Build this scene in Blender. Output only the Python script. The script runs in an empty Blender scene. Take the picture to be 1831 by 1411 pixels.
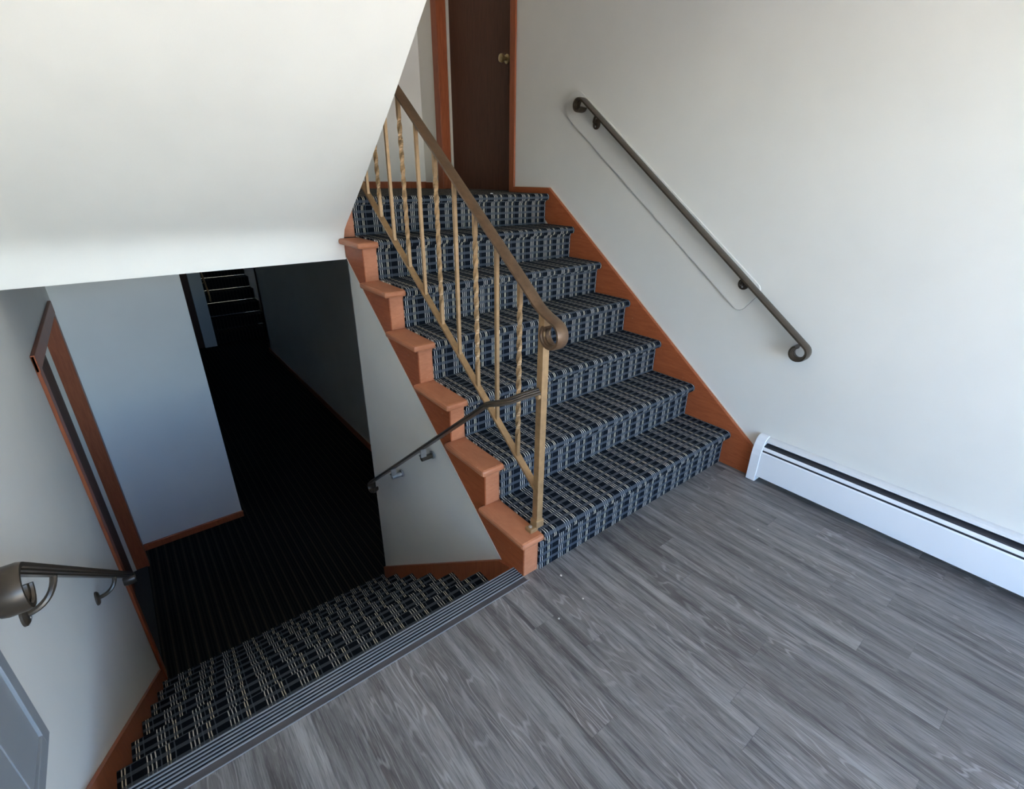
import bpy, bmesh, math, random
from mathutils import Vector, Matrix
random.seed(7)
sc = bpy.context.scene
C = sc.collection

# ------------------------------------------------------------------ camera
CAM = Vector((-0.9279, -1.0752, 1.3959))
YAW, PITCH, ROLL, FPX = -0.6747, -0.4198, -0.0100, 870.0
Rm = Matrix.Rotation(YAW, 3, 'Z') @ Matrix.Rotation(PITCH, 3, 'X') @ Matrix.Rotation(ROLL, 3, 'Y')
right, fwd, up = Rm.col[0], Rm.col[1], Rm.col[2]
cd = bpy.data.cameras.new('camera'); cam = bpy.data.objects.new('camera', cd); C.objects.link(cam)
cd.sensor_fit = 'HORIZONTAL'; cd.sensor_width = 36.0; cd.lens = FPX / 1831.0 * 36.0
cd.clip_start = 0.02
M = Matrix((right, up, -fwd)).transposed().to_4x4(); M.translation = CAM
cam.matrix_world = M
sc.camera = cam

# ------------------------------------------------------------------ world, sun, exposure
w = bpy.data.worlds.new('world'); sc.world = w; w.use_nodes = True
nt = w.node_tree; nt.nodes.clear()
wo = nt.nodes.new('ShaderNodeOutputWorld'); bg = nt.nodes.new('ShaderNodeBackground')
sky = nt.nodes.new('ShaderNodeTexSky'); sky.sky_type = 'NISHITA'; sky.sun_disc = False
sky.sun_elevation = math.radians(48); sky.sun_rotation = math.radians(90)
sky.air_density = 1.0; sky.dust_density = 0.2; sky.ozone_density = 2.5
tint = nt.nodes.new('ShaderNodeMix'); tint.data_type = 'RGBA'; tint.blend_type = 'MULTIPLY'; tint.inputs['Factor'].default_value = 1.0
tint.inputs[7].default_value = (0.87, 0.975, 1.13, 1.0)
nt.links.new(sky.outputs[0], tint.inputs[6]); nt.links.new(tint.outputs[2], bg.inputs[0]); bg.inputs[1].default_value = 0.78
nt.links.new(bg.outputs[0], wo.inputs[0])
sd = bpy.data.lights.new('sun', 'SUN'); sd.energy = 27.0; sd.angle = math.radians(0.6); sd.color = (1.0, 0.90, 0.75)
sun = bpy.data.objects.new('sun', sd); C.objects.link(sun)
sun.rotation_euler = Vector((-0.62, -0.24, -0.75)).to_track_quat('-Z', 'Y').to_euler()   # runs along the facade, never in through the door
vs = sc.view_settings
vs.view_transform = 'Standard'; vs.look = 'None'; vs.gamma = 1.0; vs.use_curve_mapping = False
vs.exposure = 1.43
cy = sc.cycles
cy.use_denoising = True
cy.max_bounces = 14; cy.diffuse_bounces = 10; cy.glossy_bounces = 4; cy.transparent_max_bounces = 12
cy.caustics_reflective = False; cy.caustics_refractive = False
cy.sample_clamp_indirect = 8.0

# ------------------------------------------------------------------ dimensions (metres)
R, G = 0.185, 0.245            # rise and going of the flight up
W = 1.370                      # carpet edge against the wall skirting
XW = 1.390                     # right wall
XL = -1.305                    # left wall
WB = 0.066                     # bare wood margin of the steps
NOSE, SIDE = 0.030, 0.034
GB = 0.2365                    # going of the flight down
ZB = -7 * R                    # basement floor
ZU = 7 * R                     # upper landing
ZC = 1.006                     # basement ceiling
YF = -2.95                     # entrance wall
YE = 1.45                      # end of the wall under the stairs
YB = 3.03                      # wall across the basement
YU = 3.07                      # back wall of upper landing
XC = 0.72                      # corridor right wall
XB = -0.608                    # corridor left corner

# ------------------------------------------------------------------ node helpers
class Mat:
    def __init__(s, name):
        s.m = bpy.data.materials.new(name); s.m.use_nodes = True
        s.t = s.m.node_tree; s.b = s.t.nodes['Principled BSDF']
    def n(s, kind, **kw):
        x = s.t.nodes.new(kind)
        for k, v in kw.items(): setattr(x, k, v)
        return x
    def l(s, a, b): s.t.links.new(a, b)
    def put(s, sock, v):
        if isinstance(v, bpy.types.NodeSocket): s.l(v, sock)
        else: sock.default_value = v
    def math(s, op, a, b=0.0, c=0.0):
        x = s.n('ShaderNodeMath', operation=op)
        s.put(x.inputs[0], a); s.put(x.inputs[1], b); s.put(x.inputs[2], c)
        return x.outputs[0]
    def mix(s, f, a, b):
        x = s.n('ShaderNodeMix', data_type='RGBA')
        s.put(x.inputs['Factor'], f)
        s.put(x.inputs[6], a if isinstance(a, bpy.types.NodeSocket) else (*a, 1))
        s.put(x.inputs[7], b if isinstance(b, bpy.types.NodeSocket) else (*b, 1))
        return x.outputs[2]
    def noise(s, vec, scale, detail=4.0, rough=0.55, dist=0.0):
        x = s.n('ShaderNodeTexNoise'); s.l(vec, x.inputs['Vector'])
        x.inputs['Scale'].default_value = scale; x.inputs['Detail'].default_value = detail
        x.inputs['Roughness'].default_value = rough; x.inputs['Distortion'].default_value = dist
        return x.outputs[0]
    def ramp(s, f, lo, hi):
        x = s.n('ShaderNodeMapRange'); s.l(f, x.inputs[0])
        x.inputs[1].default_value = lo; x.inputs[2].default_value = hi
        return x.outputs[0]
    def pos(s): return s.n('ShaderNodeNewGeometry').outputs['Position']
    def scale(s, vec, sx, sy, sz):
        x = s.n('ShaderNodeVectorMath', operation='MULTIPLY'); s.l(vec, x.inputs[0]); x.inputs[1].default_value = (sx, sy, sz)
        return x.outputs[0]
    def bump(s, h, strength, dist):
        x = s.n('ShaderNodeBump'); x.inputs['Strength'].default_value = strength; x.inputs['Distance'].default_value = dist
        s.l(h, x.inputs['Height']); s.l(x.outputs[0], s.b.inputs['Normal'])
    def set(s, color=None, rough=0.5, metal=0.0, spec=0.5):
        if color is not None: s.put(s.b.inputs['Base Color'], color if isinstance(color, bpy.types.NodeSocket) else (*color, 1))
        s.put(s.b.inputs['Roughness'], rough); s.put(s.b.inputs['Metallic'], metal)
        s.b.inputs['Specular IOR Level'].default_value = spec
        return s

def paint(name, col, rough=0.55, var=0.03, bumpy=0.06):
    a = Mat(name); p = a.pos()
    n1 = a.noise(p, 2.5, 3.0)
    dk = tuple(c * (1 - 2 * var) for c in col)
    a.set(a.mix(a.ramp(n1, 0.3, 0.7), dk, col), rough, 0.0, 0.35)
    a.bump(a.noise(p, 260.0, 2.0), bumpy, 0.002)
    return a.m

def stained_wood(name, col, dark, rough=0.4, axis=(3, 1.2, 9), wear=0.0):
    a = Mat(name); p = a.pos()
    g = a.noise(a.scale(p, *axis), 9.0, 6.0, 0.6, 0.6)
    blot = a.noise(p, 5.0, 3.0)
    c = a.mix(a.ramp(g, 0.35, 0.7), dark, col)
    c = a.mix(a.math('MULTIPLY', a.ramp(blot, 0.45, 0.8), 0.35), c, tuple(x * 0.75 for x in col))
    if wear:
        sp = a.noise(p, 55.0, 2.0)
        c = a.mix(a.math('MULTIPLY', a.ramp(sp, 0.70, 0.78), wear), c, (0.52, 0.33, 0.22))
    a.set(c, rough, 0.0, 0.3)
    a.bump(g, 0.08, 0.002)
    return a.m

def metal(name, col, rough=0.42, met=0.75):
    a = Mat(name); p = a.pos()
    n1 = a.noise(p, 38.0, 4.0)
    a.set(a.mix(a.ramp(n1, 0.3, 0.75), tuple(x * 0.68 for x in col), col), rough, met, 0.5)
    a.bump(n1, 0.12, 0.001)
    return a.m

def plaid(name):
    pale = slate_k = 1.0
    a = Mat(name)
    uv = a.n('ShaderNodeUVMap').outputs[0]
    sp = a.n('ShaderNodeSeparateXYZ')
    j = a.noise(uv, 22.0, 2.0)
    a.l(uv, sp.inputs[0])
    u = a.math('ADD', sp.outputs[0], a.math('MULTIPLY', a.math('SUBTRACT', j, 0.5), 0.004))
    v = a.math('ADD', sp.outputs[1], a.math('MULTIPLY', a.math('SUBTRACT', j, 0.5), 0.003))
    uf = a.math('FRACT', a.math('DIVIDE', u, 0.108))
    vf = a.math('FRACT', a.math('DIVIDE', v, 0.036))
    cmpf = lambda x, c, e: a.math('COMPARE', x, c, e)
    mx = lambda *q: q[0] if len(q) == 1 else a.math('MAXIMUM', q[0], mx(*q[1:]))
    cross = cmpf(vf, 0.80, 0.19)
    tri = mx(cmpf(uf, 0.06, 0.0135), cmpf(uf, 0.155, 0.0135), cmpf(uf, 0.25, 0.0135))
    dbl = mx(cmpf(uf, 0.50, 0.014), cmpf(uf, 0.57, 0.014))
    faint = mx(cmpf(uf, 0.365, 0.016), cmpf(uf, 0.695, 0.016))
    sl = a.noise(uv, 420.0, 2.0)
    k = lambda q, m: tuple(x * m for x in q)
    slate = a.mix(sl, k((0.029, 0.036, 0.046), slate_k), k((0.064, 0.076, 0.092), slate_k))
    c = a.mix(cross, (0.005, 0.0065, 0.010), slate)
    c = a.mix(a.math('MULTIPLY', faint, 0.65), c, k((0.075, 0.090, 0.110), slate_k))
    dim = a.math('SUBTRACT', 1.0, a.math('MULTIPLY', cross, 0.78))
    c = a.mix(a.math('MULTIPLY', tri, dim), c, k((0.52, 0.50, 0.45), pale))
    c = a.mix(a.math('MULTIPLY', dbl, dim), c, k((0.52, 0.47, 0.36), pale))
    a.set(c, 0.95, 0.0, 0.1)
    h = a.math('ADD', a.math('MULTIPLY', cross, 0.6), sl)
    a.bump(h, 0.35, 0.002)
    return a.m

def striped_carpet(name):
    a = Mat(name); p = a.pos()
    sp = a.n('ShaderNodeSeparateXYZ'); a.l(p, sp.inputs[0])
    x = a.math('ADD', sp.outputs[0], a.math('MULTIPLY', a.math('SUBTRACT', a.noise(a.scale(p, 3, 1, 1), 3.0), 0.5), 0.004))
    f1 = a.math('FRACT', a.math('DIVIDE', x, 0.055)); f2 = a.math('FRACT', a.math('DIVIDE', x, 0.0185))
    s1 = a.math('COMPARE', f1, 0.5, 0.09); s2 = a.math('COMPARE', f2, 0.5, 0.2)
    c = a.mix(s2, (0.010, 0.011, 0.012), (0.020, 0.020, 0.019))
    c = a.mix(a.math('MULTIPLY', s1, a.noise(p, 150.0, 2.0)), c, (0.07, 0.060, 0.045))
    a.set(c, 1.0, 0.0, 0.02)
    a.bump(a.noise(p, 400.0, 2.0), 0.3, 0.002)
    return a.m

def vinyl(name):
    a = Mat(name)
    p = a.pos(); oi = a.n('ShaderNodeObjectInfo'); rnd = oi.outputs['Random']
    off = a.n('ShaderNodeCombineXYZ'); a.put(off.inputs[0], a.math('MULTIPLY', rnd, 37.0)); a.put(off.inputs[1], a.math('MULTIPLY', rnd, 91.0)); a.put(off.inputs[2], a.math('MULTIPLY', rnd, 13.0))
    ad = a.n('ShaderNodeVectorMath', operation='ADD'); a.l(p, ad.inputs[0]); a.l(off.outputs[0], ad.inputs[1]); q = ad.outputs[0]
    streak = a.noise(a.scale(q, 15.0, 1.1, 1.0), 1.6, 5.0, 0.6, 0.4)
    mid = a.noise(a.scale(q, 55.0, 3.2, 1.0), 1.4, 5.0, 0.65, 0.3)
    patch = a.noise(a.scale(q, 4.0, 1.6, 1.0), 1.6, 3.0)
    # cathedral grain: rings of a stretched, warped distance field
    warp = a.noise(a.scale(q, 8.0, 1.3, 1.0), 1.3, 2.0)
    ring = a.math('SINE', a.math('MULTIPLY', warp, 95.0))
    fine = a.noise(a.scale(q, 240.0, 9.0, 1.0), 1.5, 3.0, 0.7)
    c = a.mix(a.ramp(streak, 0.35, 0.64), (0.058, 0.051, 0.048), (0.250, 0.236, 0.218))
    c = a.mix(a.math('MULTIPLY', a.ramp(patch, 0.40, 0.70), 0.55), c, (0.165, 0.138, 0.122))
    c = a.mix(a.math('MULTIPLY', a.ramp(mid, 0.52, 0.72), 0.70), c, (0.045, 0.042, 0.045))
    c = a.mix(a.math('MULTIPLY', a.math('MULTIPLY', a.ramp(ring, 0.55, 1.0), a.ramp(patch, 0.46, 0.62)), 0.55), c, (0.36, 0.345, 0.32))
    c = a.mix(a.math('MULTIPLY', a.ramp(fine, 0.52, 0.68), 0.50), c, (0.28, 0.27, 0.255))
    c = a.mix(a.math('MULTIPLY', a.ramp(fine, 0.48, 0.32), 0.55), c, (0.045, 0.042, 0.044))
    tone = a.math('ADD', 0.84, a.math('MULTIPLY', rnd, 0.34))
    mul = a.n('ShaderNodeVectorMath', operation='SCALE'); a.l(c, mul.inputs[0]); a.put(mul.inputs['Scale'], tone)
    a.set(mul.outputs[0], a.math('ADD', 0.36, a.math('MULTIPLY', fine, 0.18)), 0.0, 0.45)
    a.bump(fine, 0.12, 0.001)
    return a.m

def plain(name, col, rough=0.5, met=0.0, spec=0.5):
    a = Mat(name); p = a.pos()
    n1 = a.noise(p, 30.0, 3.0)
    a.set(a.mix(n1, tuple(x * 0.92 for x in col), col), rough, met, spec)
    return a.m

M_WALL = paint('wall_paint', (0.72, 0.705, 0.66), 0.5)
M_SOFF = paint('ceiling_paint', (0.875, 0.855, 0.79), 0.6)
M_WOOD = stained_wood('terracotta_stained_wood', (0.38, 0.105, 0.038), (0.29, 0.072, 0.025), 0.45, wear=0.4)
M_WOODC = stained_wood('terracotta_stained_tread', (0.50, 0.200, 0.100), (0.42, 0.155, 0.074), 0.40, wear=0.4)
M_CASE = stained_wood('red_brown_door_casing', (0.36, 0.105, 0.042), (0.26, 0.070, 0.028), 0.40, (9, 9, 1.0))
M_DOOR = stained_wood('dark_walnut_door_veneer', (0.105, 0.040, 0.020), (0.070, 0.026, 0.013), 0.5, (6, 6, 0.8))
M_BRASS = metal('antique_bronze_paint', (0.42, 0.255, 0.120), 0.42, 0.35)
M_RAIL = metal('dark_bronze_rail', (0.17, 0.100, 0.055), 0.36, 0.45)
M_DKRAIL = metal('blackened_bronze_rail', (0.075, 0.055, 0.036), 0.34, 0.4)
M_STEEL = metal('bright_steel', (0.55, 0.55, 0.55), 0.3, 0.9)
M_PLAID = plaid('plaid_stair_carpet')
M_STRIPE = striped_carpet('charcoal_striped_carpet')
M_PLANK = vinyl('grey_oak_vinyl')
M_SUB = plain('dark_subfloor', (0.03, 0.03, 0.03), 0.9)
M_RUB = plain('dark_grey_rubber', (0.062, 0.056, 0.056), 0.6)
M_BLK = plain('black_recess', (0.008, 0.008, 0.010), 0.8)
M_RIB = plain('pale_grey_rib', (0.23, 0.225, 0.235), 0.5)
M_WHITE = paint('white_enamel', (0.80, 0.81, 0.83), 0.32, 0.015, 0.02)
M_HGREY = paint('heater_hood_enamel', (0.66, 0.66, 0.65), 0.4, 0.03, 0.02)
M_SLOT = plain('heater_slot', (0.035, 0.035, 0.04), 0.6)
M_STRIP = plain('cream_weather_strip', (0.62, 0.58, 0.49), 0.6)
M_PANEL = paint('grey_panel_enamel', (0.25, 0.265, 0.275), 0.4, 0.03, 0.02)
M_CREAM = plain('cream_caulk', (0.66, 0.60, 0.50), 0.7)
M_EDGESHADE = plain('grey_edge_shadow', (0.16, 0.16, 0.155), 0.8)  # shadow tone for the strip under the mounting board
M_GOLD = metal('worn_brass_knob', (0.62, 0.50, 0.28), 0.3, 0.9)
M_CONC = plain('sunlit_concrete', (0.55, 0.535, 0.50), 0.9)
M_ALU = metal('door_frame_aluminium', (0.5, 0.5, 0.5), 0.4, 0.8)

# ------------------------------------------------------------------ mesh helpers
def obj(name, verts, faces, mat, parent=None, uvs=None, smooth=False, bevel=0.0, loc=None):
    me = bpy.data.meshes.new(name)
    me.from_pydata([tuple(v) for v in verts], [], faces)
    me.materials.append(mat)
    if uvs is not None:
        ul = me.uv_layers.new(name='UVMap')
        for lp in me.loops: ul.data[lp.index].uv = uvs[lp.vertex_index]
    bm = bmesh.new(); bm.from_mesh(me)
    bmesh.ops.recalc_face_normals(bm, faces=bm.faces)
    if bevel:
        bmesh.ops.bevel(bm, geom=[e for e in bm.edges if len(e.link_faces) == 2 and e.calc_face_angle(0) > 0.6], offset=bevel, segments=2, profile=0.5, affect='EDGES')
    bm.to_mesh(me); bm.free()
    if smooth:
        for p in me.polygons: p.use_smooth = True
        me.set_sharp_from_angle(angle=math.radians(40))
    o = bpy.data.objects.new(name, me); C.objects.link(o)
    if loc is not None: o.location = loc
    if parent is not None: attach(o, parent)
    return o

def attach(o, parent):
    o.parent = parent
    o.matrix_parent_inverse = Matrix.Translation(parent.location).inverted() if parent.type == 'EMPTY' else parent.matrix_basis.inverted()

BOXF = [(0, 1, 3, 2), (4, 6, 7, 5), (0, 4, 5, 1), (2, 3, 7, 6), (0, 2, 6, 4), (1, 5, 7, 3)]
def boxv(x0, x1, y0, y1, z0, z1): return [(x, y, z) for x in (x0, x1) for y in (y0, y1) for z in (z0, z1)]
def box(name, x0, x1, y0, y1, z0, z1, mat, parent=None, bevel=0.0):
    return obj(name, boxv(x0, x1, y0, y1, z0, z1), BOXF, mat, parent, bevel=bevel)

def boxes(name, lst, mat, parent=None, bevel=0.0):
    v, f = [], []
    for b in lst:
        k = len(v); v += boxv(*b); f += [tuple(i + k for i in q) for q in BOXF]
    return obj(name, v, f, mat, parent, bevel=bevel)

def prism(name, poly, x0, x1, mat, parent=None, bevel=0.0, smooth=False):
    """polygon in (y, z) extruded along x"""
    n = len(poly)
    v = [(x0, y, z) for y, z in poly] + [(x1, y, z) for y, z in poly]
    f = [tuple(range(n)), tuple(range(2 * n - 1, n - 1, -1))] + [(i, (i + 1) % n, n + (i + 1) % n, n + i) for i in range(n)]
    return obj(name, v, f, mat, parent, bevel=bevel, smooth=smooth)

def prismz(name, poly, y0, y1, mat, parent=None, bevel=0.0):
    """polygon in (x, z) extruded along y"""
    n = len(poly)
    v = [(x, y0, z) for x, z in poly] + [(x, y1, z) for x, z in poly]
    f = [tuple(range(n)), tuple(range(2 * n - 1, n - 1, -1))] + [(i, (i + 1) % n, n + (i + 1) % n, n + i) for i in range(n)]
    return obj(name, v, f, mat, parent, bevel=bevel)

def sweep_data(path, prof, sides=None, scale=None):
    v, f = [], []; P = [Vector(q) for q in path]; n = len(P); m = len(prof)
    for i in range(n):
        t = (P[min(i + 1, n - 1)] - P[max(i - 1, 0)]).normalized()
        s = Vector(sides[i]) if sides else Vector((1, 0, 0))
        s = (s - t * s.dot(t)).normalized(); nn = s.cross(t)
        k = scale[i] if scale else 1.0
        for a, b in prof: v.append(P[i] + s * a * k + nn * b * k)
    for i in range(n - 1):
        for j in range(m):
            f.append((i * m + j, i * m + (j + 1) % m, (i + 1) * m + (j + 1) % m, (i + 1) * m + j))
    f += [tuple(range(m)), tuple(range(n * m - 1, (n - 1) * m - 1, -1))]
    return v, f
def sweep(name, path, prof, mat, parent=None, sides=None, scale=None, smooth=True):
    v, f = sweep_data(path, prof, sides, scale)
    return obj(name, v, f, mat, parent, smooth=smooth)
def circ(r, n=10): return [(r * math.cos(2 * math.pi * i / n), r * math.sin(2 * math.pi * i / n)) for i in range(n)]
def tube(name, path, r, mat, parent=None, n=10, side=(1, 0, 0), scale=None):
    return sweep(name, path, circ(r, n), mat, parent, [side] * len(path), scale)

def lathe(name, prof, axis_o, axis_d, mat, parent=None, n=20):
    """prof: (radius, height) along axis_d from axis_o"""
    d = Vector(axis_d).normalized(); s = d.orthogonal().normalized(); t = d.cross(s); o = Vector(axis_o)
    v, f = [], []; m = len(prof)
    for i in range(n):
        a = 2 * math.pi * i / n
        for r, h in prof: v.append(o + d * h + (s * math.cos(a) + t * math.sin(a)) * r)
    for i in range(n):
        for j in range(m - 1):
            f.append((i * m + j, ((i + 1) % n) * m + j, ((i + 1) % n) * m + j + 1, i * m + j + 1))
    f.append(tuple(i * m + m - 1 for i in range(n))); f.append(tuple(i * m for i in range(n - 1, -1, -1)))
    return obj(name, v, f, mat, parent, smooth=True)

def empty(name, loc, label, cat, group=None):
    o = bpy.data.objects.new(name, None); C.objects.link(o); o.location = loc; o.empty_display_size = 0.1
    return tag(o, label, cat, group)
def tag(o, label, cat, group=None):
    o['label'] = label; o['category'] = cat
    if group: o['group'] = group
    return o
def struct(o, label=None, cat=None):
    o['kind'] = 'structure'
    if label: o['label'] = label
    if cat: o['category'] = cat
    return o

def curl(P, d, c_side, r0, r1, sweep_deg, n=22):
    """planar curl in (y, z): starts at P heading along d, turns round a centre on c_side"""
    P = Vector(P); d = Vector(d).normalized(); c = Vector(c_side).normalized()
    ctr = P + c * r0
    sgn = 1.0 if (-c.x * d.y + c.y * d.x) > 0 else -1.0
    a0 = math.atan2(-c.y, -c.x); out = []
    for i in range(1, n + 1):
        k = i / n; a = a0 + sgn * math.radians(sweep_deg) * k; r = r0 + (r1 - r0) * k
        out.append(ctr + Vector((math.cos(a), math.sin(a))) * r)
    return out

# cap-rail moulding: (across, outward)
RAILP = [(-0.022, -0.004), (-0.022, 0.003), (-0.0175, 0.0045), (-0.0160, 0.0022), (-0.0145, 0.0070), (-0.0090, 0.0082), (-0.0075, 0.0062), (-0.0060, 0.0108), (0.0060, 0.0108), (0.0075, 0.0062), (0.0090, 0.0082), (0.0145, 0.0070), (0.0160, 0.0022), (0.0175, 0.0045), (0.022, 0.003), (0.022, -0.004), (0.012, -0.0065), (-0.012, -0.0065)]

# ================================================================== SETTING
# ---- landing floor: sub-floor and one object for each vinyl plank
floor = struct(box('floor', XL, XW, YF, 0.0, -0.22, -0.0045, M_SUB), 'grey oak vinyl plank floor of the entrance landing', 'floor')
pw = 0.0972; x0 = 0.062 - 15 * pw
unit = None
joints = {14: [-0.36, -1.28], 18: [-0.715, -1.62], 23: [-0.747, -1.66], 24: [-0.912, -1.80], 21: [-0.912, -1.75], 17: [-1.155], 20: [-1.151, -0.22]}
i = 0
while x0 + i * pw < XW:
    a, b = max(x0 + i * pw, XL), min(x0 + (i + 1) * pw, XW); i += 1
    if b - a < 0.004: continue
    js = joints.get(i - 1)
    if js is None:
        s = random.uniform(-0.95, -0.05); js = [s, s - 0.93, s - 1.86]
    ys = [0.0] + sorted([q for q in js if YF < q < 0], reverse=True) + [YF]
    for y1, y0 in zip(ys[:-1], ys[1:]):
        gp = 0.0005
        if unit is None:
            unit = obj('plank', boxv(-0.5, 0.5, -0.5, 0.5, -0.5, 0.5), BOXF, M_PLANK); o = unit
        else:
            o = bpy.data.objects.new('plank', unit.data); C.objects.link(o)
        o.location = ((a + b) / 2, (y0 + y1) / 2, -0.00225); o.scale = (b - a - gp, y1 - y0 - gp, 0.0045)
        o.parent = floor
floor_upper = struct(box('floor_upper', XL, XW, 1.488, YU + 0.2, ZC, ZU - 0.002, M_SUB), 'upper landing slab at the head of the stairs', 'floor')
v = [(XL, 1.505, ZU + 0.007), (XW, 1.505, ZU + 0.007), (XW, YU, ZU + 0.007), (XL, YU, ZU + 0.007)]
v += [(a, b, ZU - 0.002) for a, b, _ in v]
o = obj('landing_carpet', v, [(0, 1, 2, 3), (7, 6, 5, 4), (0, 4, 5, 1), (1, 5, 6, 2), (2, 6, 7, 3), (3, 7, 4, 0)], M_PLAID, floor_upper, uvs=[(q[0] - WB, q[1]) for q in v])
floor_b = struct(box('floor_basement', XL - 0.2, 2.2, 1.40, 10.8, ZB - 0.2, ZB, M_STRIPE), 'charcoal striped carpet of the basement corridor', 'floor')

# ---- walls
def wall(name, lst, mat=M_WALL, label=None): return struct(boxes(name, lst, mat), label, 'wall' if label else None)
T = 0.12
DU0, DU1, DUZ = 1.865, 2.745, ZU + 2.03       # upper door opening in right wall
wall('wall_right', [(XW, XW + T, YF, DU0 - 0.02, -0.3, 4.2), (XW, XW + T, DU1 + 0.02, YU + 0.2, ZC, 4.2), (XW, XW + T, DU0 - 0.02, DU1 + 0.02, DUZ + 0.02, 4.2)], label='tall white painted wall on the side of the upward stairs')
DB0, DB1, DBZ = 1.725, 2.80, 0.625            # basement door opening in left wall
wall('wall_left', [(XL - T, XL, YF, DB0 - 0.02, ZB - 0.1, 4.2), (XL - T, XL, DB1 + 0.02, YB + 0.1, ZB - 0.1, ZC), (XL - T, XL, DB0 - 0.02, DB1 + 0.02, DBZ + 0.02, ZC), (XL - T, XL, DB0 - 0.02, YU + 0.2, ZC, 4.2)], label='white painted wall beside the stairs down')
wall('wall_basement', [(XL, XB, YB, 8.36, ZB, ZC + 0.02)], M_WALL, 'pale wall block at the foot of the basement stairs')
wall('wall_corridor_right', [(XC, XC + T, YE, 7.45, ZB, ZC + 0.02), (0.13, XC, YE - T, YE, ZB, ZC), (XC, 1.09, 7.33, 7.45, ZB, ZC), (0.975, 1.09, 7.45, 10.8, ZB, 2.1)], M_WALL, label='white corridor wall in the dim basement')
wall('wall_corridor_end', [(-0.095, 0.085, 8.30, 10.8, ZB, 2.1), (XL, -0.095, 8.36, 8.46, ZB, ZC + 0.06)], M_WALL, label='narrow wall beside the far stairs')
wall('wall_far_back', [(-0.095, 0.30, 10.8, 10.9, -0.2, 2.2), (0.75, 1.09, 10.8, 10.9, -0.2, 2.2), (0.30, 0.75, 10.8, 10.9, -0.2, 1.15), (0.30, 0.75, 10.8, 10.9, 1.85, 2.2)], label='wall with a small window at the top of the far stairs')
wall('wall_far_header', [(0.085, 0.975, 8.35, 8.42, ZC, 2.2)], label='header over the foot of the far stairs')
wall('wall_upper_back', [(XL, XW + T, YU, YU + T, ZC, 4.2)], label='white wall at the back of the upper landing')
# wall under the stairs (its upper edge follows the stringer)
struct(prism('wall_under_stairs', [(0.02, ZB), (YE, ZB), (YE, 1.02), (1.40, 0.985), (0.10, -0.045), (0.02, -0.05)], 0.004, 0.13, M_WALL), 'white triangular wall below the stair stringer', 'wall')
# entrance wall behind the viewer, with its wide glazed opening
GX0, GX1, GZ = -1.20, 1.15, 2.06
wall('wall_front', [(XL, GX0, YF - T, YF, -0.2, 2.5), (GX1, XW, YF - T, YF, -0.2, 2.5), (GX0, GX1, YF - T, YF, GZ, 2.5), (XL, XW, YF - T, YF, 2.5, 4.2)], label='entrance wall with wide glazed door opening')
# ---- ceilings
struct(box('ceiling', XL, XW, YF, 0.02, 2.36, 2.60, M_SOFF), 'white ceiling over the entrance landing', 'ceiling')
struct(box('ceiling_upper', XL - T, XW + T, YF - T, YU + 0.3, 4.0, 4.2, M_SOFF), 'white ceiling over the stairs', 'ceiling')
struct(box('ceiling_far_stairs', -0.095, 1.09, 8.35, 10.9, 2.1, 2.2, M_SOFF), 'white ceiling over the far stairs', 'ceiling')
struct(box('ceiling_basement', XL, 1.10, 1.46, 8.35, ZC, ZC + 0.06, M_SOFF), 'white ceiling of basement corridor', 'ceiling')
under = [(1.475, 1.006), (1.452, 1.006), (1.448, 1.07), (1.438, 1.115), (1.416, 1.153), (1.375, 1.187), (1.30, 1.242), (1.095, 1.397), (0.768, 1.660), (0.508, 1.880), (0.02, 2.300), (0.0, 2.36)]
top = [(0.02, 2.60), (1.475, 1.47)]
struct(prism('ceiling_soffit', under + top, XL, -0.004, M_SOFF, smooth=True), 'sloping white underside of the flight going up overhead', 'ceiling')

# ---- doors
def door(name, X, inward, y0, y1, z0, z1, near, label, far_w):
    """opening in a wall in the plane x = X; inward = +1 when the slab sits at larger x"""
    s = inward; rt = struct(bpy.data.objects.new(name, None), label, 'door'); C.objects.link(rt); rt.location = (X, (y0 + y1) / 2, z0)
    xs = lambda a, b: (min(X + s * a, X + s * b), max(X + s * a, X + s * b))
    box('threshold', *xs(0.0, 0.135), y0, y1, z0 - 0.02, z0 + 0.010, M_SUB, rt)
    sl = box('door_slab', *xs(0.088, 0.118), y0 + 0.006, y1 - 0.010, z0 + 0.012, z1 - 0.004, M_DOOR, rt)
    fr = boxes('jamb', [(*xs(-0.002, 0.12), y0 - 0.02, y0, z0, z1), (*xs(-0.002, 0.066), y1, y1 + 0.02, z0, z1), (*xs(0.066, 0.12), y1 + 0.002, y1 + 0.02, z0, z1), (*xs(-0.002, 0.12), y0 - 0.02, y1 + 0.02, z1, z1 + 0.02)], M_CASE, rt)
    box('weather_strip', *xs(0.066, 0.088), y1 - 0.008, y1 + 0.001, z0 + 0.01, z1, M_STRIP, rt)
    cw = near
    box('casing', *xs(-0.014, 0.0), y0 - cw, y0 - 0.001, z0, z1 + cw, M_CASE, rt, 0.003)
    box('casing', *xs(-0.014, 0.0), y1 + 0.001, y1 + far_w, z0, z1 + cw, M_CASE, rt, 0.003)
    box('casing', *xs(-0.016, 0.0), y0 - cw, y1 + far_w, z1 + 0.001, z1 + cw + 0.002, M_CASE, rt, 0.003)
    return rt, sl
d1, slab = door('door_1', XW, 1, DU0, DU1, ZU, DUZ, 0.055, 'dark brown door on the upper landing with red brown casing', 0.085)
kb = lathe('door_knob', [(0.001, 0.0), (0.028, 0.0), (0.028, 0.006), (0.012, 0.010), (0.012, 0.028), (0.022, 0.034), (0.027, 0.046), (0.024, 0.058), (0.012, 0.064), (0.001, 0.065)], (XW + 0.088, 2.02, 2.125), (-1, 0, 0), M_GOLD, slab)
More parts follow.
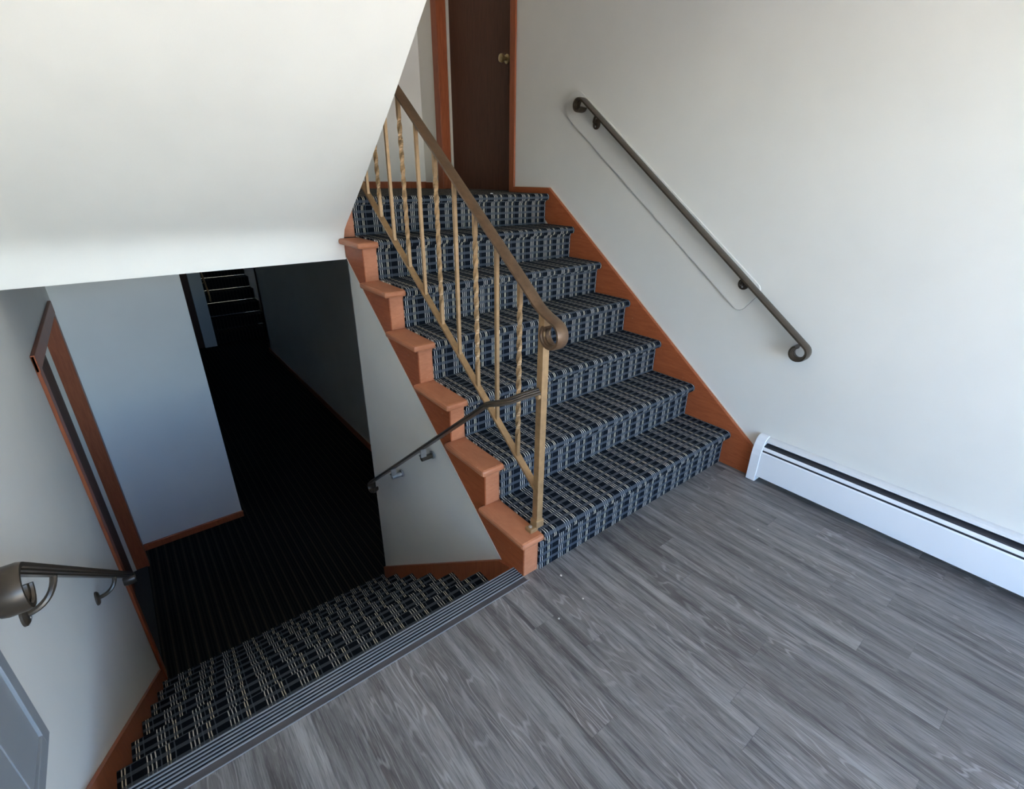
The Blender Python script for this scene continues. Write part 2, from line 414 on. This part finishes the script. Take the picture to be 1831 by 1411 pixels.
struct(box('light_block_upper_door', XW + T + 0.02, XW + T + 0.06, DU0 - 0.2, DU1 + 0.2, ZC, 4.2, M_WALL))  # unseen sheet added to stop sky light leaking past the upper door
struct(box('light_block_basement_door', XL - T - 0.06, XL - T - 0.02, DB0 - 0.2, DB1 + 0.2, ZB, 1.1, M_WALL))  # matching unseen light blocker added behind the basement door
d2, _ = door('door_2', XL, -1, DB0, DB1, ZB, DBZ, 0.075, 'dark basement door in brown casing on the left wall', 0.075)
d3 = struct(box('door_3', -0.30, -0.098, 8.33, 8.36, ZB, 0.72, M_DOOR), 'dark door edge at the far end of the corridor', 'door')

# ---- baseboards
struct(prism('baseboard_basement', [(YB - 0.014, ZB), (YB, ZB), (YB, ZB + 0.055), (YB - 0.010, ZB + 0.055), (YB - 0.014, ZB + 0.050)], XL, XB + 0.006, M_CASE), 'brown baseboard under the pale basement wall', 'baseboard')
struct(prism('baseboard_upper_back', [(YU - 0.014, ZU), (YU, ZU), (YU, ZU + 0.06), (YU - 0.014, ZU + 0.055)], XL, XW, M_CASE), 'red brown baseboard at the back of the upper landing', 'baseboard')
struct(box('baseboard_upper_right', XW - 0.014, XW, DU1 + 0.087, YU - 0.014, ZU, ZU + 0.055, M_CASE), 'short red brown baseboard beyond the upper door', 'baseboard')
struct(box('baseboard_corridor', XC - 0.012, XC, YE, 7.45, ZB, ZB + 0.07, M_CASE), 'dark baseboard along the basement corridor', 'baseboard')

# ================================================================== STAIRS UP
st = empty('staircase', (0, 0, 0), 'carpeted terracotta wood staircase rising beside the white wall', 'staircase')
for k in range(7):
    y = k * G; z = (k + 1) * R
    yb = y + G + 0.012 if k < 6 else 1.505
    # riser, tread with a rounded nose wrapping front and open end
    box('riser', 0.0, W, y, y + 0.016, k * R - (0.0 if k else 0.002), z - 0.028, M_WOODC, st, 0.0015)
    xl = -SIDE if k < 6 else 0.0
    yb2 = min(yb, 1.447) if k == 5 else yb
    box('tread', xl, W, y - NOSE, yb2, z - 0.028, z, M_WOODC, st, 0.010)
# outer stringer face
poly = [(0.003, -0.002)]
for k in range(7):
    poly += [(k * G + 0.003, (k + 1) * R - 0.026), ((k + 1) * G + 0.003, (k + 1) * R - 0.026)]
poly = poly[:-3] + [(1.449, 6 * R - 0.026), (1.449, 1.018), (0.141, -0.019), (0.10, -0.05), (0.062, -0.05), (0.062, -0.002)]
prism('stringer', poly, -0.003, 0.02, M_WOOD, st)
# skirting against the wall
poly = [(-0.165, 0.0), (-0.165, 0.155), (1.442, 1.337), (1.807, 1.337), (1.807, ZU - 0.02), (1.60, ZU - 0.02), (0.25, 0.0)]
prism('wall_skirting', poly, W - 0.004, XW - 0.001, M_WOOD, st, 0.002)
def bead(parent, pts, x0, x1, h, mat, name='caulk_line'):
    for (ya_, za_), (yb2_, zb2_) in zip(pts[:-1], pts[1:]):
        q = Vector((yb2_ - ya_, zb2_ - za_)).normalized(); m = Vector((-q.y, q.x)) * h
        prism(name, [(ya_, za_), (yb2_, zb2_), (yb2_ + m.x, zb2_ + m.y), (ya_ + m.x, za_ + m.y)], x0, x1, mat, parent)
bead(st, [(-0.118, 0.1896), (1.442, 1.337), (1.807, 1.337)], XW - 0.004, XW - 0.0003, 0.005, M_CREAM)
bead(st, [(0.141, -0.019), (1.449, 1.018)], -0.0045, 0.004, 0.0035, M_CREAM)
# carpet runner: one continuous strip with thickness
def runner_profile(n, rise, going, nose, t, down=False):
    pts = []
    for k in range(n):
        y, z = k * going, (k + 1) * rise
        pts += [(y - t, k * rise + (t if k else 0.0)), (y - t, k * rise + 0.25 * rise), (y - t, k * rise + 0.5 * rise), (y - t, z - 0.048), (y - t - 0.006, z - 0.036), (y - nose * 0.62, z - 0.0290)]
        cy_, cz = y - nose + 0.010, z - 0.014
        rr = 0.014 + t
        for a in (-50, -25, 0, 25, 50, 75, 90):
            A = math.radians(a); pts.append((cy_ - rr * math.cos(A), cz + rr * math.sin(A)))
        ye = y + going - t
        if k == n - 1: ye = 1.506
        for q in (0.3, 0.6): pts.append((cy_ + (ye - cy_) * q, z + t))
        if k == n - 1: pts.append((ye, z + t))
        else: pts.append((ye - 0.006, z + t)); 
    return pts
def runner(name, prof, xa, xb, t, parent, u0=0.0, v0=0.0):
    v, f, uv = [], [], []; s = v0; n = len(prof)
    P = [Vector(q) for q in prof]
    nr = []
    for i in range(n):
        d = (P[min(i + 1, n - 1)] - P[max(i - 1, 0)]).normalized(); nr.append(Vector((d.y, -d.x)))  # inward
    for i in range(n):
        if i: s += (P[i] - P[i - 1]).length
        q = P[i] + nr[i] * t
        for x, yy, zz in ((xa, q.x, q.y), (xa, P[i].x, P[i].y), (xb, P[i].x, P[i].y), (xb, q.x, q.y)):
            v.append((x, yy, zz)); uv.append((x - u0, s))
    for i in range(n - 1):
        a, b = 4 * i, 4 * (i + 1)
        for j in range(3): f.append((a + j, a + j + 1, b + j + 1, b + j))
    return obj(name, v, f, M_PLAID, parent, uvs=uv, smooth=True)
t = 0.008
prof = runner_profile(7, R, G, NOSE, t)
runner('carpet_runner', prof, WB, W - 0.002, t, st, u0=WB - 0.012 + 0.004)

# ================================================================== RAILING on the open side
rg = empty('stair_railing', (0.075, 0.02, R), 'bronze painted iron stair railing with alternating twisted balusters', 'railing')
XR = 0.075; SL = 0.775
zt = lambda y: 0.995 + SL * y          # top-rail centre line
zb_ = lambda y: 0.332 + SL * y         # bottom bar
yE = 1.43
path = [Vector((yE, zt(yE)))] + [Vector((y, zt(y))) for y in (1.0, 0.6, 0.3, 0.15)]
knee = [(0.085, zt(0.085) - 0.001), (0.055, 1.0340), (0.03, 1.0185), (0.008, 1.008), (-0.015, 1.000), (-0.035, 0.992)]
path += [Vector(q) for q in knee]
dl = (path[-1] - path[-2]).normalized()
path += curl(path[-1], dl, Vector((dl.y, -dl.x)) * (1 if dl.x > 0 else -1) if False else Vector((0.30, -0.95)), 0.043, 0.036, 292)
sweep('handrail', [(XR, p.x, p.y) for p in path], RAILP, M_RAIL, rg)
box('newel_post', XR - 0.0135, XR + 0.0135, 0.006, 0.033, R + 0.012, 1.012, M_BRASS, rg, 0.0015)
box('post_collar', XR - 0.0185, XR + 0.0185, 0.001, 0.038, R + 0.010, R + 0.042, M_BRASS, rg, 0.003)
ft = box('post_bracket', XR - 0.045, XR - 0.010, 0.002, 0.036, R - 0.001, R + 0.016, M_BRASS, rg, 0.003)
lathe('bolt', [(0.001, 0.0), (0.007, 0.0), (0.007, 0.006), (0.003, 0.009), (0.0005, 0.009)], (XR - 0.033, 0.019, R + 0.015), (0, 0, 1), M_STEEL, ft, 8)
FLAT = [(-0.013, -0.0045), (0.013, -0.0045), (0.013, 0.0045), (-0.013, 0.0045)]
sweep('bottom_bar', [(XR, yE, zb_(yE)), (XR, 0.7, zb_(0.7)), (XR, 0.028, zb_(0.028))], FLAT, M_BRASS, rg, smooth=False)
box('newel_post', XR - 0.0135, XR + 0.0135, 1.43, 1.457, ZU + 0.004, zt(1.43) + 0.03, M_BRASS, rg, 0.0015)
# balusters share two meshes
Lb = zt(0) - zb_(0) - 0.004
def bar_data(twisted):
    h = 0.0062; v, f = [], []; n = 64 if twisted else 1
    for i in range(n + 1):
        k = i / n; z = Lb * k; a = 0.0
        if twisted:
            q = min(max((k - 0.13) / 0.74, 0), 1); a = q * 2 * math.pi * 2.5
        r = h * (1.12 if twisted else 1.0)
        for sx, sy in ((-1, -1), (1, -1), (1, 1), (-1, 1)):
            x, y = sx * r, sy * r
            v.append((x * math.cos(a) - y * math.sin(a), x * math.sin(a) + y * math.cos(a), z))
    for i in range(n):
        for j in range(4): f.append((4 * i + j, 4 * i + (j + 1) % 4, 4 * i + 4 + (j + 1) % 4, 4 * i + 4 + j))
    f += [(3, 2, 1, 0), (4 * n, 4 * n + 1, 4 * n + 2, 4 * n + 3)]
    return v, f
protos = {}
for i, y in enumerate([0.142, 0.268, 0.394, 0.520, 0.646, 0.775, 0.902, 1.030, 1.150, 1.270, 1.392]):
    tw = i % 2 == 0
    if tw not in protos:
        v, f = bar_data(tw); o = obj('baluster', v, f, M_BRASS, None); protos[tw] = o
    else:
        o = bpy.data.objects.new('baluster', protos[tw].data); C.objects.link(o)
    o.location = (XR, y, zb_(y) + 0.003); attach(o, rg)

# ================================================================== HANDRAIL to the basement, fixed to the newel
SLD = R / GB
hr = empty('basement_handrail', (-0.05, 0.15, 0.69), 'short dark bronze handrail running from the railing post down to the basement', 'handrail')
pth = [Vector((0.064, 0.020, 0.752)), Vector((0.02, 0.045, 0.738)), Vector((-0.02, 0.068, 0.722)), Vector((-0.038, 0.085, 0.713)), Vector((-0.047, 0.112, 0.702)), Vector((-0.05, 0.15, 0.686))]
s0 = 0.80
for y in (0.19, 0.4, 0.8, 1.2, 1.37): pth.append(Vector((-0.05, y, 0.686 - s0 * (y - 0.15))))
e = pth[-1]
cp = curl((e.y, e.z), (1, -s0), (-s0, -1), 0.030, 0.024, 250, 14)
pth += [Vector((-0.05, q.x, q.y)) for q in cp]
sides = []
for i, q in enumerate(pth):
    if i < 6:
        tt = (pth[min(i + 1, len(pth) - 1)] - pth[max(i - 1, 0)]); sd_ = tt.cross(Vector((0, 0, 1))).normalized(); sides.append(tuple(sd_))
    else: sides.append((1, 0, 0))
RP2 = [(a, b) for a, b in RAILP]
sweep('handrail', pth, RP2, M_DKRAIL, hr, sides)
lathe('bolt', [(0.001, 0.0), (0.010, 0.0), (0.010, 0.010), (0.004, 0.014), (0.0005, 0.014)], (0.062, 0.018, 0.733), (-1, 0, 0), M_BRASS, hr, 10)
def clip(y, parent):
    zr = 0.686 - s0 * (y - 0.15)
    o = boxes('bracket', [(-0.064, -0.036, y - 0.002, y + 0.004, zr - 0.045, zr - 0.004), (-0.064, -0.036, y - 0.002, y + 0.022, zr - 0.049, zr - 0.044)], M_STEEL, parent, 0.001)
    tube('arm', [(-0.060, y + 0.006, zr - 0.058), (-0.03, y + 0.006, zr - 0.058), (0.002, y + 0.006, zr - 0.058)], 0.0125, M_DKRAIL if y < 0.7 else M_STEEL, o, 10, side=(0, 0, 1))
    lathe('rosette', [(0.001, 0.0), (0.020, 0.0), (0.020, 0.006), (0.001, 0.008)], (-0.001, y + 0.006, zr - 0.055), (-1, 0, 0), M_STEEL, o, 14)
clip(0.66, hr); clip(1.02, hr)

# ================================================================== WALL HANDRAILS
def wall_rail(rt, x, wall_x, y0, z0, y1, z1, mat, brackets, r_top, r_bot, wk=1.0):
    """straight rail from upper end (y0, z0) to lower end (y1, z1), curled at both ends, on brackets (y, z of rosette)"""
    A, B = Vector((y0, z0)), Vector((y1, z1)); d = (B - A).normalized()
    dn = Vector((d.y, -d.x));  dn = dn if dn.y < 0 else -dn
    topc = curl(A, -d, dn, r_top, r_top * 0.72, 285, 20)
    botc = curl(B, d, dn, r_bot, r_bot * 0.80, 300, 20)
    path = list(reversed(topc)) + [A, A + (B - A) * 0.33, A + (B - A) * 0.66, B] + botc
    sweep('handrail', [(x, p.x, p.y) for p in path], [(a * wk, b * 1.1) for a, b in RAILP] if d.x < 0 else [(a, -b * 1.2) for a, b in reversed(RAILP)], mat, rt)
    sgn = 1 if wall_x > x else -1
    for (by, bz) in brackets:
        # foot of the arm on the rail
        k = ((Vector((by, bz)) - A).dot(d)); f = A + d * k
        pr = lathe('bracket', [(0.001, 0.0), (0.027, 0.0), (0.027, 0.005), (0.021, 0.010), (0.001, 0.012)], (wall_x, by, bz), (-sgn, 0, 0), mat, rt, 18)
        p0 = Vector((wall_x - sgn * 0.006, by, bz)); p3 = Vector((x, f.x, f.y)) + Vector((0, dn.x, dn.y)) * 0.006
        p1 = p0 + Vector((-sgn * 0.6 * abs(wall_x - x), 0, 0)); p2 = p3 + Vector((0, dn.x, dn.y)) * 0.030
        arm = [p0 * (1 - u) ** 3 + p1 * 3 * u * (1 - u) ** 2 + p2 * 3 * u * u * (1 - u) + p3 * u ** 3 for u in [j / 10 for j in range(11)]]
        tube('arm', arm, 0.0075, mat, pr, 8, side=(0, 1, 0.3))
        lathe('screw', [(0.0005, 0.0), (0.006, 0.0), (0.004, 0.003), (0.0005, 0.003)], (wall_x - sgn * 0.0095, by, bz - 0.012), (-sgn, 0, 0), M_STEEL, pr, 8)

# right wall
rr_ = empty('wall_handrail', (1.335, 0.4, 1.2), 'dark bronze handrail with curled ends on the tall white wall', 'handrail', None)
wall_rail(rr_, 1.332, XW - 0.015, 1.140, 1.795, -0.295, 0.733, M_DKRAIL, [(1.066, 1.672), (0.055, 0.945)], 0.035, 0.037, 1.22)
# painted mounting board behind it
mb = []
A, B = Vector((1.240, 1.772)), Vector((0.035, 0.890)); d = (B - A).normalized(); nn_ = Vector((-d.y, d.x)); hw = 0.079
for a in range(0, 181, 15):
    q = math.radians(a); mb.append(A + nn_ * hw * math.cos(q) - d * hw * math.sin(q))
rc = 0.035
for cc, a0 in ((B - nn_ * (hw - rc), 180), (B + nn_ * (hw - rc), 270)):
    for a in range(0, 91, 18):
        q = math.radians(a0 + a); mb.append(cc + nn_ * rc * math.cos(q) - d * rc * math.sin(q))
mbo = prism('mounting_board', [(q.x, q.y) for q in mb], XW - 0.015, XW - 0.005, M_WALL, None, 0.0008)
mc = (A + B) / 2; lo_ = nn_ if nn_.y > 0 else -nn_
prism('edge_shadow_strip', [(q.x - lo_.x * 0.004 if (q - mc).dot(lo_) < 0 else q.x + lo_.x * -0.012, q.y - lo_.y * 0.004 if (q - mc).dot(lo_) < 0 else q.y + lo_.y * -0.012) for q in mb], XW - 0.006, XW - 0.0005, M_EDGESHADE, mbo)  # dark rim past the lower edge paints the board's shadow line
tag(mbo, 'long rounded white board on the wall behind the handrail', 'board')
# left wall
lr = empty('wall_handrail', (-1.237, 0.6, 0.3), 'dark bronze handrail beside the basement stairs on the left wall', 'handrail', None)
wall_rail(lr, -1.237, XL, 0.085, 0.700, 1.33, -0.277, M_DKRAIL, [(0.285, 0.445), (0.985, -0.09)], 0.045, 0.020)

# ================================================================== STAIRS DOWN
sb = empty('staircase', (-0.65, 0.8, ZB), 'plaid carpeted staircase going down to the dark basement', 'staircase')
Y0 = 0.058
for k in range(1, 7):
    y = Y0 + (k - 1) * GB; z = -k * R
    box('step', XL + 0.014, -0.012, y - 0.012, y + GB - 0.010, max(z - R - 0.02, ZB - 0.02), z - 0.010, M_SUB, sb)
box('top_riser', XL + 0.002, -0.004, 0.012, 0.040, -R - 0.02, -0.006, M_CASE, sb)
prof = [(0.050, -0.004), (0.050, -R + 0.008)]
for k in range(1, 7):
    y1 = Y0 + k * GB; z = -k * R
    prof += [(y1 - GB * 0.66, z), (y1 - GB * 0.33, z), (y1 - 0.016, z)]
    for a in (70, 45, 20, -5, -30):
        A_ = math.radians(a); prof.append((y1 - 0.016 + 0.016 * math.cos(A_), z - 0.016 + 0.016 * math.sin(A_)))
    prof += [(y1 - 0.010, z - 0.034), (y1 - 0.010, z - R * 0.6), (y1 - 0.010, (z - R + 0.006) if k < 6 else ZB)]
def runner2(prof, xa, xb):
    v, f, uv = [], [], []; s = 0.012; P = [Vector(q) for q in prof]; n = len(P)
    for i in range(n):
        if i: s += (P[i] - P[i - 1]).length
        for x in (xa, xb): v.append((x, P[i].x, P[i].y)); uv.append((x + 1.279 + 0.054, s))
    for i in range(n - 1): f.append((2 * i, 2 * i + 1, 2 * i + 3, 2 * i + 2))
    return obj('carpet_runner', v, f, M_PLAID, sb, uvs=uv, smooth=True)
runner2(prof, XL + 0.014, -0.012)
nl = lambda y, h: -(y - Y0) * SLD + h
for nm, xa, xb, hh in (('skirting_board', XL + 0.0005, XL + 0.014, 0.060), ('skirting_board', -0.012, 0.003, 0.048)):
    ytop = 0.060
    ye = 1.60 if xa < -1 else 1.448
    poly = [(ytop, -0.003), (ytop, min(nl(ytop, hh), 0.05) if xa < -1 else -0.004), ]
    if xa < -1: poly = [(0.0615, -0.003), (0.0615, nl(0.0615, hh))]
    else: poly = [(0.0615, -0.003), (0.1505, -0.026)]
    poly += [(ye, nl(ye, hh) + (0.0 if xa < -1 else 0.006)), (ye, ZB), (1.36, ZB), (0.0615, -R - 0.06)]
    prism(nm, poly, xa, xb, M_CASE, sb)

# ribbed rubber nosing along the top edge
ns = empty('stair_edge_strip', (-0.65, 0.02, 0.0), 'black and grey ribbed rubber edging at the top of the basement stairs', 'edging')
prism('base', [(-0.026, 0.0), (-0.024, 0.0022), (0.060, 0.0022), (0.063, -0.002), (0.063, -0.024), (0.052, -0.024), (0.052, -0.002), (0.0, -0.002)], XL + 0.001, 0.012 - 0.016, M_RUB, ns)
box('back_lip', XL + 0.001, 0.004, -0.0275, -0.0255, 0.0, 0.003, M_RIB, ns)
for k in range(6):
    y = -0.0035 + k * 0.0115
    box('rib', XL + 0.001, -0.0045, y, y + 0.0042, 0.001, 0.0052, M_RIB, ns, 0.0008)
    if k < 5: box('groove', XL + 0.001, -0.0045, y + 0.0042, y + 0.0115, 0.001, 0.0030, M_BLK, ns)

# ================================================================== BASEBOARD HEATER
bh = empty('baseboard_heater', (1.36, -0.9, 0.0), 'long white metal baseboard heater along the wall at the stair foot', 'heater')
HX = lambda d: XW - d
ya, yb_ = YF + 0.05, -0.220
def hprism(name, prof, mat, a=ya, b=yb_, bevel=0.0):
    return prismz(name, [(HX(d), z) for d, z in prof], a, b, mat, bh, bevel)
hprism('back_plate', [(0.001, 0.02), (0.001, 0.20), (0.018, 0.20), (0.018, 0.02)], M_SLOT)
hprism('front_panel', [(0.061, 0.036), (0.061, 0.168), (0.056, 0.173), (0.054, 0.170), (0.057, 0.166), (0.057, 0.036)], M_WHITE)
hprism('damper', [(0.0555, 0.182), (0.0545, 0.189), (0.0515, 0.196), (0.048, 0.197), (0.050, 0.182)], M_WHITE)
hprism('hood', [(0.001, 0.238), (0.014, 0.2370), (0.026, 0.2320), (0.0345, 0.2245), (0.032, 0.2225), (0.025, 0.228), (0.013, 0.232), (0.001, 0.233)], M_HGREY)
hprism('hood_edge', [(0.0352, 0.2245), (0.0368, 0.2205), (0.0343, 0.2195), (0.0322, 0.2226)], M_WHITE)
hprism('inner_baffle', [(0.019, 0.208), (0.043, 0.200), (0.050, 0.178), (0.050, 0.060), (0.047, 0.060), (0.047, 0.176), (0.040, 0.196), (0.019, 0.204)], M_SLOT)
cap = [(0.001, 0.004), (0.001, 0.242), (0.018, 0.241), (0.034, 0.234), (0.047, 0.221), (0.055, 0.200), (0.0605, 0.180), (0.065, 0.150), (0.065, 0.004)]
hprism('end_cap', cap, M_WHITE, yb_ - 0.003, -0.178, 0.002)

# ================================================================== PANEL on the left wall
pn = empty('access_panel', (XL, -0.25, 0.7), 'grey framed metal panel set low on the left wall beside the landing', 'panel')
py0, py1, pz0, pz1, fw, px = -0.62, 0.066, 0.285, 1.10, 0.034, XL + 0.012
box('frame', XL, px, py1 - fw, py1, pz0, pz1, M_PANEL, pn, 0.001)
box('frame', XL, px, py0, py0 + fw, pz0, pz1, M_PANEL, pn, 0.001)
box('frame', XL, px, py0 + fw, py1 - fw, pz0, pz0 + fw, M_PANEL, pn, 0.001)
box('frame', XL, px, py0 + fw, py1 - fw, pz1 - fw, pz1, M_PANEL, pn, 0.001)
ym = -0.105
box('door_leaf', XL, px - 0.005, ym + 0.002, py1 - fw - 0.002, pz0 + fw + 0.002, pz1 - fw - 0.002, M_PANEL, pn, 0.0015)
box('door_leaf', XL, px - 0.005, py0 + fw + 0.002, ym - 0.002, pz0 + fw + 0.002, pz1 - fw - 0.002, M_PANEL, pn, 0.0015)

# ================================================================== FAR STAIRS
fs = empty('staircase', (0.53, 8.6, ZB), 'narrow carpeted staircase at the far end of the basement corridor', 'staircase')
rf, gf = 0.185, 0.25
for k in range(7):
    y = 8.40 + k * gf; z = ZB + (k + 1) * rf
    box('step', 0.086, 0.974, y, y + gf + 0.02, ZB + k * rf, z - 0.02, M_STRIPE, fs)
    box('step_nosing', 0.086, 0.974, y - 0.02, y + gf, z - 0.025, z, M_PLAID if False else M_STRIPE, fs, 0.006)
fh = empty('wall_handrail', (0.13, 8.8, -0.2), 'thin pale handrail beside the far corridor stairs', 'handrail')
tube('handrail', [(0.175, 8.62, ZB + 0.72), (0.165, 8.50, ZB + 0.73), (0.165, 8.47, ZB + 0.82), (0.165, 8.62, ZB + 0.98), (0.165, 9.9, ZB + 1.95)], 0.015, M_BRASS, fh)
tube('bracket', [(0.165, 8.7, ZB + 1.02), (0.12, 8.7, ZB + 0.99), (0.083, 8.7, ZB + 0.99)], 0.008, M_BRASS, fh, 8, side=(0, 1, 0))
box('stair_top_floor', 0.086, 0.974, 8.40 + 7 * gf, 10.8, -0.2, 0.0, M_STRIPE, fs)

# ================================================================== ADDED CEILING LAMP, unseen, put in to warm and brighten the upper landing
cl = empty('added_ceiling_lamp', (0.45, 2.25, 3.99), 'added unseen round frosted glass lamp to brighten the upper landing', 'lamp')
lathe('added_lamp_base_plate', [(0.001, 0.0), (0.15, 0.0), (0.15, 0.02), (0.13, 0.03), (0.001, 0.03)], (0.45, 2.25, 4.001), (0, 0, -1), M_WHITE, cl, 28)
a = Mat('added_lamp_lit_glass'); a.set((0.9, 0.88, 0.82), 0.5); a.b.inputs['Emission Color'].default_value = (1.0, 0.86, 0.66, 1); a.b.inputs['Emission Strength'].default_value = 9.0
lathe('added_lamp_glass_shade', [(0.13, 0.0), (0.128, 0.03), (0.10, 0.06), (0.05, 0.078), (0.001, 0.082)], (0.45, 2.25, 3.975), (0, 0, -1), a.m, cl, 28)

# ================================================================== ENTRANCE behind the viewer, outdoors
ed = bpy.data.objects.new('door_4', None); C.objects.link(ed); ed.location = (0.05, YF, 0)
struct(ed, 'aluminium framed glass entrance doors', 'door')
fr = []
for x in (GX0, 0.02, GX1 - 0.05): fr.append((x, x + 0.05, YF - 0.09, YF - 0.03, 0.0, GZ))
fr += [(GX0, GX1, YF - 0.09, YF - 0.03, GZ - 0.05, GZ), (GX0, GX1, YF - 0.09, YF - 0.03, 0.0, 0.06)]
boxes('door_frame', fr, M_ALU, ed)
struct(box('ground_outside', -40, 40, -60, YF - T, -0.25, -0.12, M_CONC), 'sunlit pale concrete outside the entrance', 'ground')
# portal in the glazed opening guides sky sampling (it gives off no light)
pd = bpy.data.lights.new('entrance_portal', 'AREA'); pd.shape = 'RECTANGLE'; pd.size = GX1 - GX0; pd.size_y = GZ; pd.cycles.is_portal = True
po = bpy.data.objects.new('entrance_portal', pd); C.objects.link(po)
po.location = ((GX0 + GX1) / 2, YF - 0.10, GZ / 2); po.rotation_euler = (math.radians(90), 0, 0)

# ================================================================== crumbs and a paint chip
rc_ = random.Random(3)
for (x, y, z, r, lab, grp) in [(0.115, -0.085, 0.0, 0.006, None, 1), (-0.03, -0.225, 0.0, 0.004, None, 1), (0.10, -0.215, 0.0, 0.004, None, 1), (0.98, -0.42, 0.0, 0.004, None, 1),
                               (0.98, 1.53, ZU + 0.0065, 0.011, 'small white paint chip on the upper landing carpet edge', 0)]:
    v = [(x + r * rc_.uniform(.6, 1.2) * math.cos(a), y + r * rc_.uniform(.6, 1.2) * math.sin(a), z) for a in (0.2, 1.5, 2.6, 3.9, 5.2)]
    v += [(p[0] * 0.6 + x * 0.4, p[1] * 0.6 + y * 0.4, z + r * 0.5) for p in v]
    o = obj('paint_chip' if lab else 'crumb', v, [(4, 3, 2, 1, 0), (5, 6, 7, 8, 9)] + [(i, (i + 1) % 5, 5 + (i + 1) % 5, 5 + i) for i in range(5)], M_CREAM if not lab else M_WHITE)
    tag(o, lab or 'tiny pale crumb lying on the grey plank floor', 'paint chip' if lab else 'crumb', 'crumbs on the plank floor' if grp else None)
